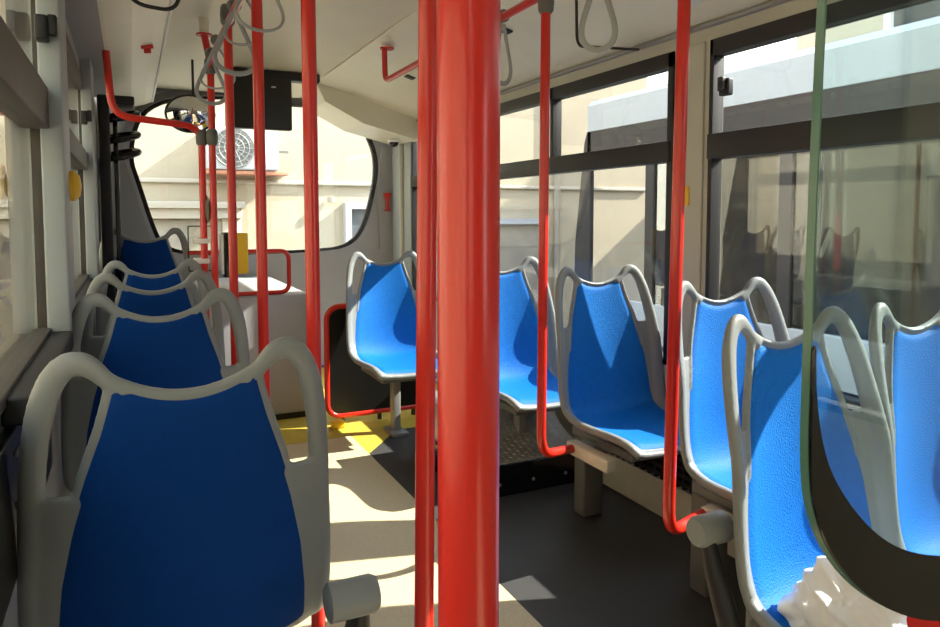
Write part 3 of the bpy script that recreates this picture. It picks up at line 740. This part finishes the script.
br = empty('building'); tag(br, 'pale building with upper windows above the neighbouring bus at right', 'building')
MB().box((9.6, -8, -.4), (10.2, 8.0, 5.2)).build('wall', 'cream3', br, smooth=False)
for y in (-2.0, 1.2, 3.2, 5.4):
    f = MB(); f.ring([(y, 3.7), (y + 1.1, 3.7), (y + 1.1, 4.9), (y, 4.9)], [(y + .1, 3.8), (y + 1.0, 3.8), (y + 1.0, 4.8), (y + .1, 4.8)], 9.5, 9.62, 'X')
    f = f.build('window_surround', 'white', br, smooth=False); MB().box((9.57, y + .08, 3.78), (9.59, y + 1.02, 4.82)).build('window_pane', 'winglass', f, smooth=False)
for y in (-1.5, .8, 3.0, 5.0):
    f = MB(); f.ring([(y, .2), (y + .9, .2), (y + .9, 1.9), (y, 1.9)], [(y + .08, .28), (y + .82, .28), (y + .82, 1.82), (y + .08, 1.82)], 9.5, 9.62, 'X')
    f = f.build('window_surround', 'cream2', br, smooth=False); MB().box((9.57, y + .06, .25), (9.59, y + .84, 1.85)).build('window_pane', 'winglass', f, smooth=False)
gw = MB().box((9.5, 8.0, -.4), (9.8, 10.4, 2.9)).build('boundary_wall', 'cream3', smooth=False); tag(gw, 'low pale wall beyond the front of the neighbouring bus', 'wall')
bl = empty('building'); tag(bl, 'pale beige building outside the left windows', 'building')
MB().box((-5.2, -6, -.4), (-4.6, 8.5, 6)).build('wall', 'cream3', bl, smooth=False)
for y in (2.5, 6.5, 10):
    if y < 8:
        MB().box((-4.62, y, .2), (-4.55, y + 1.2, 2.2), .01).build('window_surround', 'white', bl)
MB().box((-4.6, -6, 2.5), (-4.45, 8.5, 2.62), .01).build('moulding', 'cream2', bl)

# neighbouring bus, hollow with pillars, panes, seats and poles
nb = empty('bus', (4.6, 2, -.4)); tag(nb, 'white bus parked alongside, seen through the right-hand windows', 'bus')
nb.location = (0, 0, 0)
X0, X1, BY0, BY1 = 4.6, 7.0, -4.5, 6.55
b = MB()
b.box((X0, BY0, 0.0), (X0 + .06, BY1, .42), .01); b.box((X1 - .06, BY0, 0.0), (X1, BY1, .55), .01)
b.build('lower_body', 'buswhite', nb)
b = MB(); b.prism([(X0, 2.22), (X0 + .0, 2.50), (X0 + .06, 2.56), (X1 - .06, 2.56), (X1, 2.5), (X1, 2.22), (X1 - .06, 2.22), (X1 - .06, 2.44), (X0 + .06, 2.44), (X0 + .06, 2.22)], BY0, BY1)
b.build('roof', 'buswhite', nb, smooth=False)
b = MB()
b.box((X0, BY0, 2.0), (X0 + .05, BY1, 2.22)); b.box((X1 - .05, BY0, 2.0), (X1, BY1, 2.22))
for y in (-2.9, -1.2, .5, 2.2, 3.9, 5.5): b.box((X0, y - .06, .42), (X0 + .05, y + .06, 2.0)); b.box((X1 - .05, y - .06, .55), (X1, y + .06, 2.0))
b.build('window_pillars', 'busdark', nb, smooth=False)
MB().box((X0, BY0, -.02), (X1, BY1, .03)).build('bus_floor', 'gfloor', nb, smooth=False)
b = MB(); b.prism([(BY1 - .06, 0.0), (BY1 + .25, 0), (BY1 + .22, 1.0), (BY1 + .06, 2.1), (BY1 + .01, 2.22), (BY1 - .06, 2.22)], X0, X0 + .05, 'X'); b.prism([(BY1 - .06, 0.0), (BY1 + .25, 0), (BY1 + .30, 1.0), (BY1 + .02, 2.4), (BY1 - .06, 2.44)], X1 - .05, X1, 'X')
b.build('front_corner', 'busdark', nb, smooth=False)
b = MB(); b.box((X0, BY0 - .05, 0), (X1, BY0, 2.5)); b.build('end_wall', 'buswhite', nb, smooth=False)
for y0, y1 in zip((-2.9, -1.2, .5, 2.2, 3.9), (-1.2, .5, 2.2, 3.9, 5.5)):
    MB().box((X0 + .02, y0 + .05, .43), (X0 + .026, y1 - .05, 2.0)).build('window_pane', 'busglass', nb, smooth=False)
for y in (-2.0, 1.4, 4.7):
    b = MB(); 
    for k in (-.7, .7): b.lathe([(.42, -.12), (.48, -.10), (.48, .10), (.42, .12)], (X0 + .16, y + (k + .7) * 0, .06), 'X', 30); break
    b.build('wheel', 'black', nb)
b = MB(); b.prism([(.4, 2.56), (.6, 2.72), (2.4, 2.74), (2.7, 2.56)], 5.2, 6.5, 'X'); b.build('roof_unit', 'buswhite', nb, smooth=False)
proto_nb = P2
SN = 'seats inside the neighbouring bus'
for i, (x, y, rz, lb) in enumerate(((5.15, 4.75, PI, 'dark blue seat in the neighbouring bus, leftmost behind the window post'),
        (5.15, 3.85, PI, 'dark blue seat in the neighbouring bus, just right of the glass partition edge'),
        (5.2, 3.08, 0, 'dark blue seat in the neighbouring bus at the right edge of the picture'),
        (5.15, 5.9, 0, 'dark blue seat in the neighbouring bus, seen low through the second right window'),
        (6.3, 5.3, PI, 'dark blue seat on the far side of the neighbouring bus'))):
    s_ = bpy.data.objects.new('bus_seat', None); COL.objects.link(s_); s_.location = (x, y, .13); s_.rotation_euler.z = rz
    for nm, me in (('seat_frame', FRAME), ('seat_cushion', FRONT), ('back_panel', BACK)):
        o = bpy.data.objects.new(nm, me); COL.objects.link(o); o.parent = s_
    MB().box((-.11, -.28, -.10), (.11, -.08, .40), .01).build('pedestal', 'plasticd', s_)
    tag(s_, lb, 'seat', SN)
for x, y, lb in ((5.6, 4.65, 'red pole inside the neighbouring bus, left of the partition edge'), (5.6, 3.5, 'red pole inside the neighbouring bus, right of the partition edge'), (5.6, 5.9, 'red pole inside the neighbouring bus behind the second window')):
    pole([(x, y, .03), (x, y, 2.44)], lb, 'red poles inside the neighbouring bus')
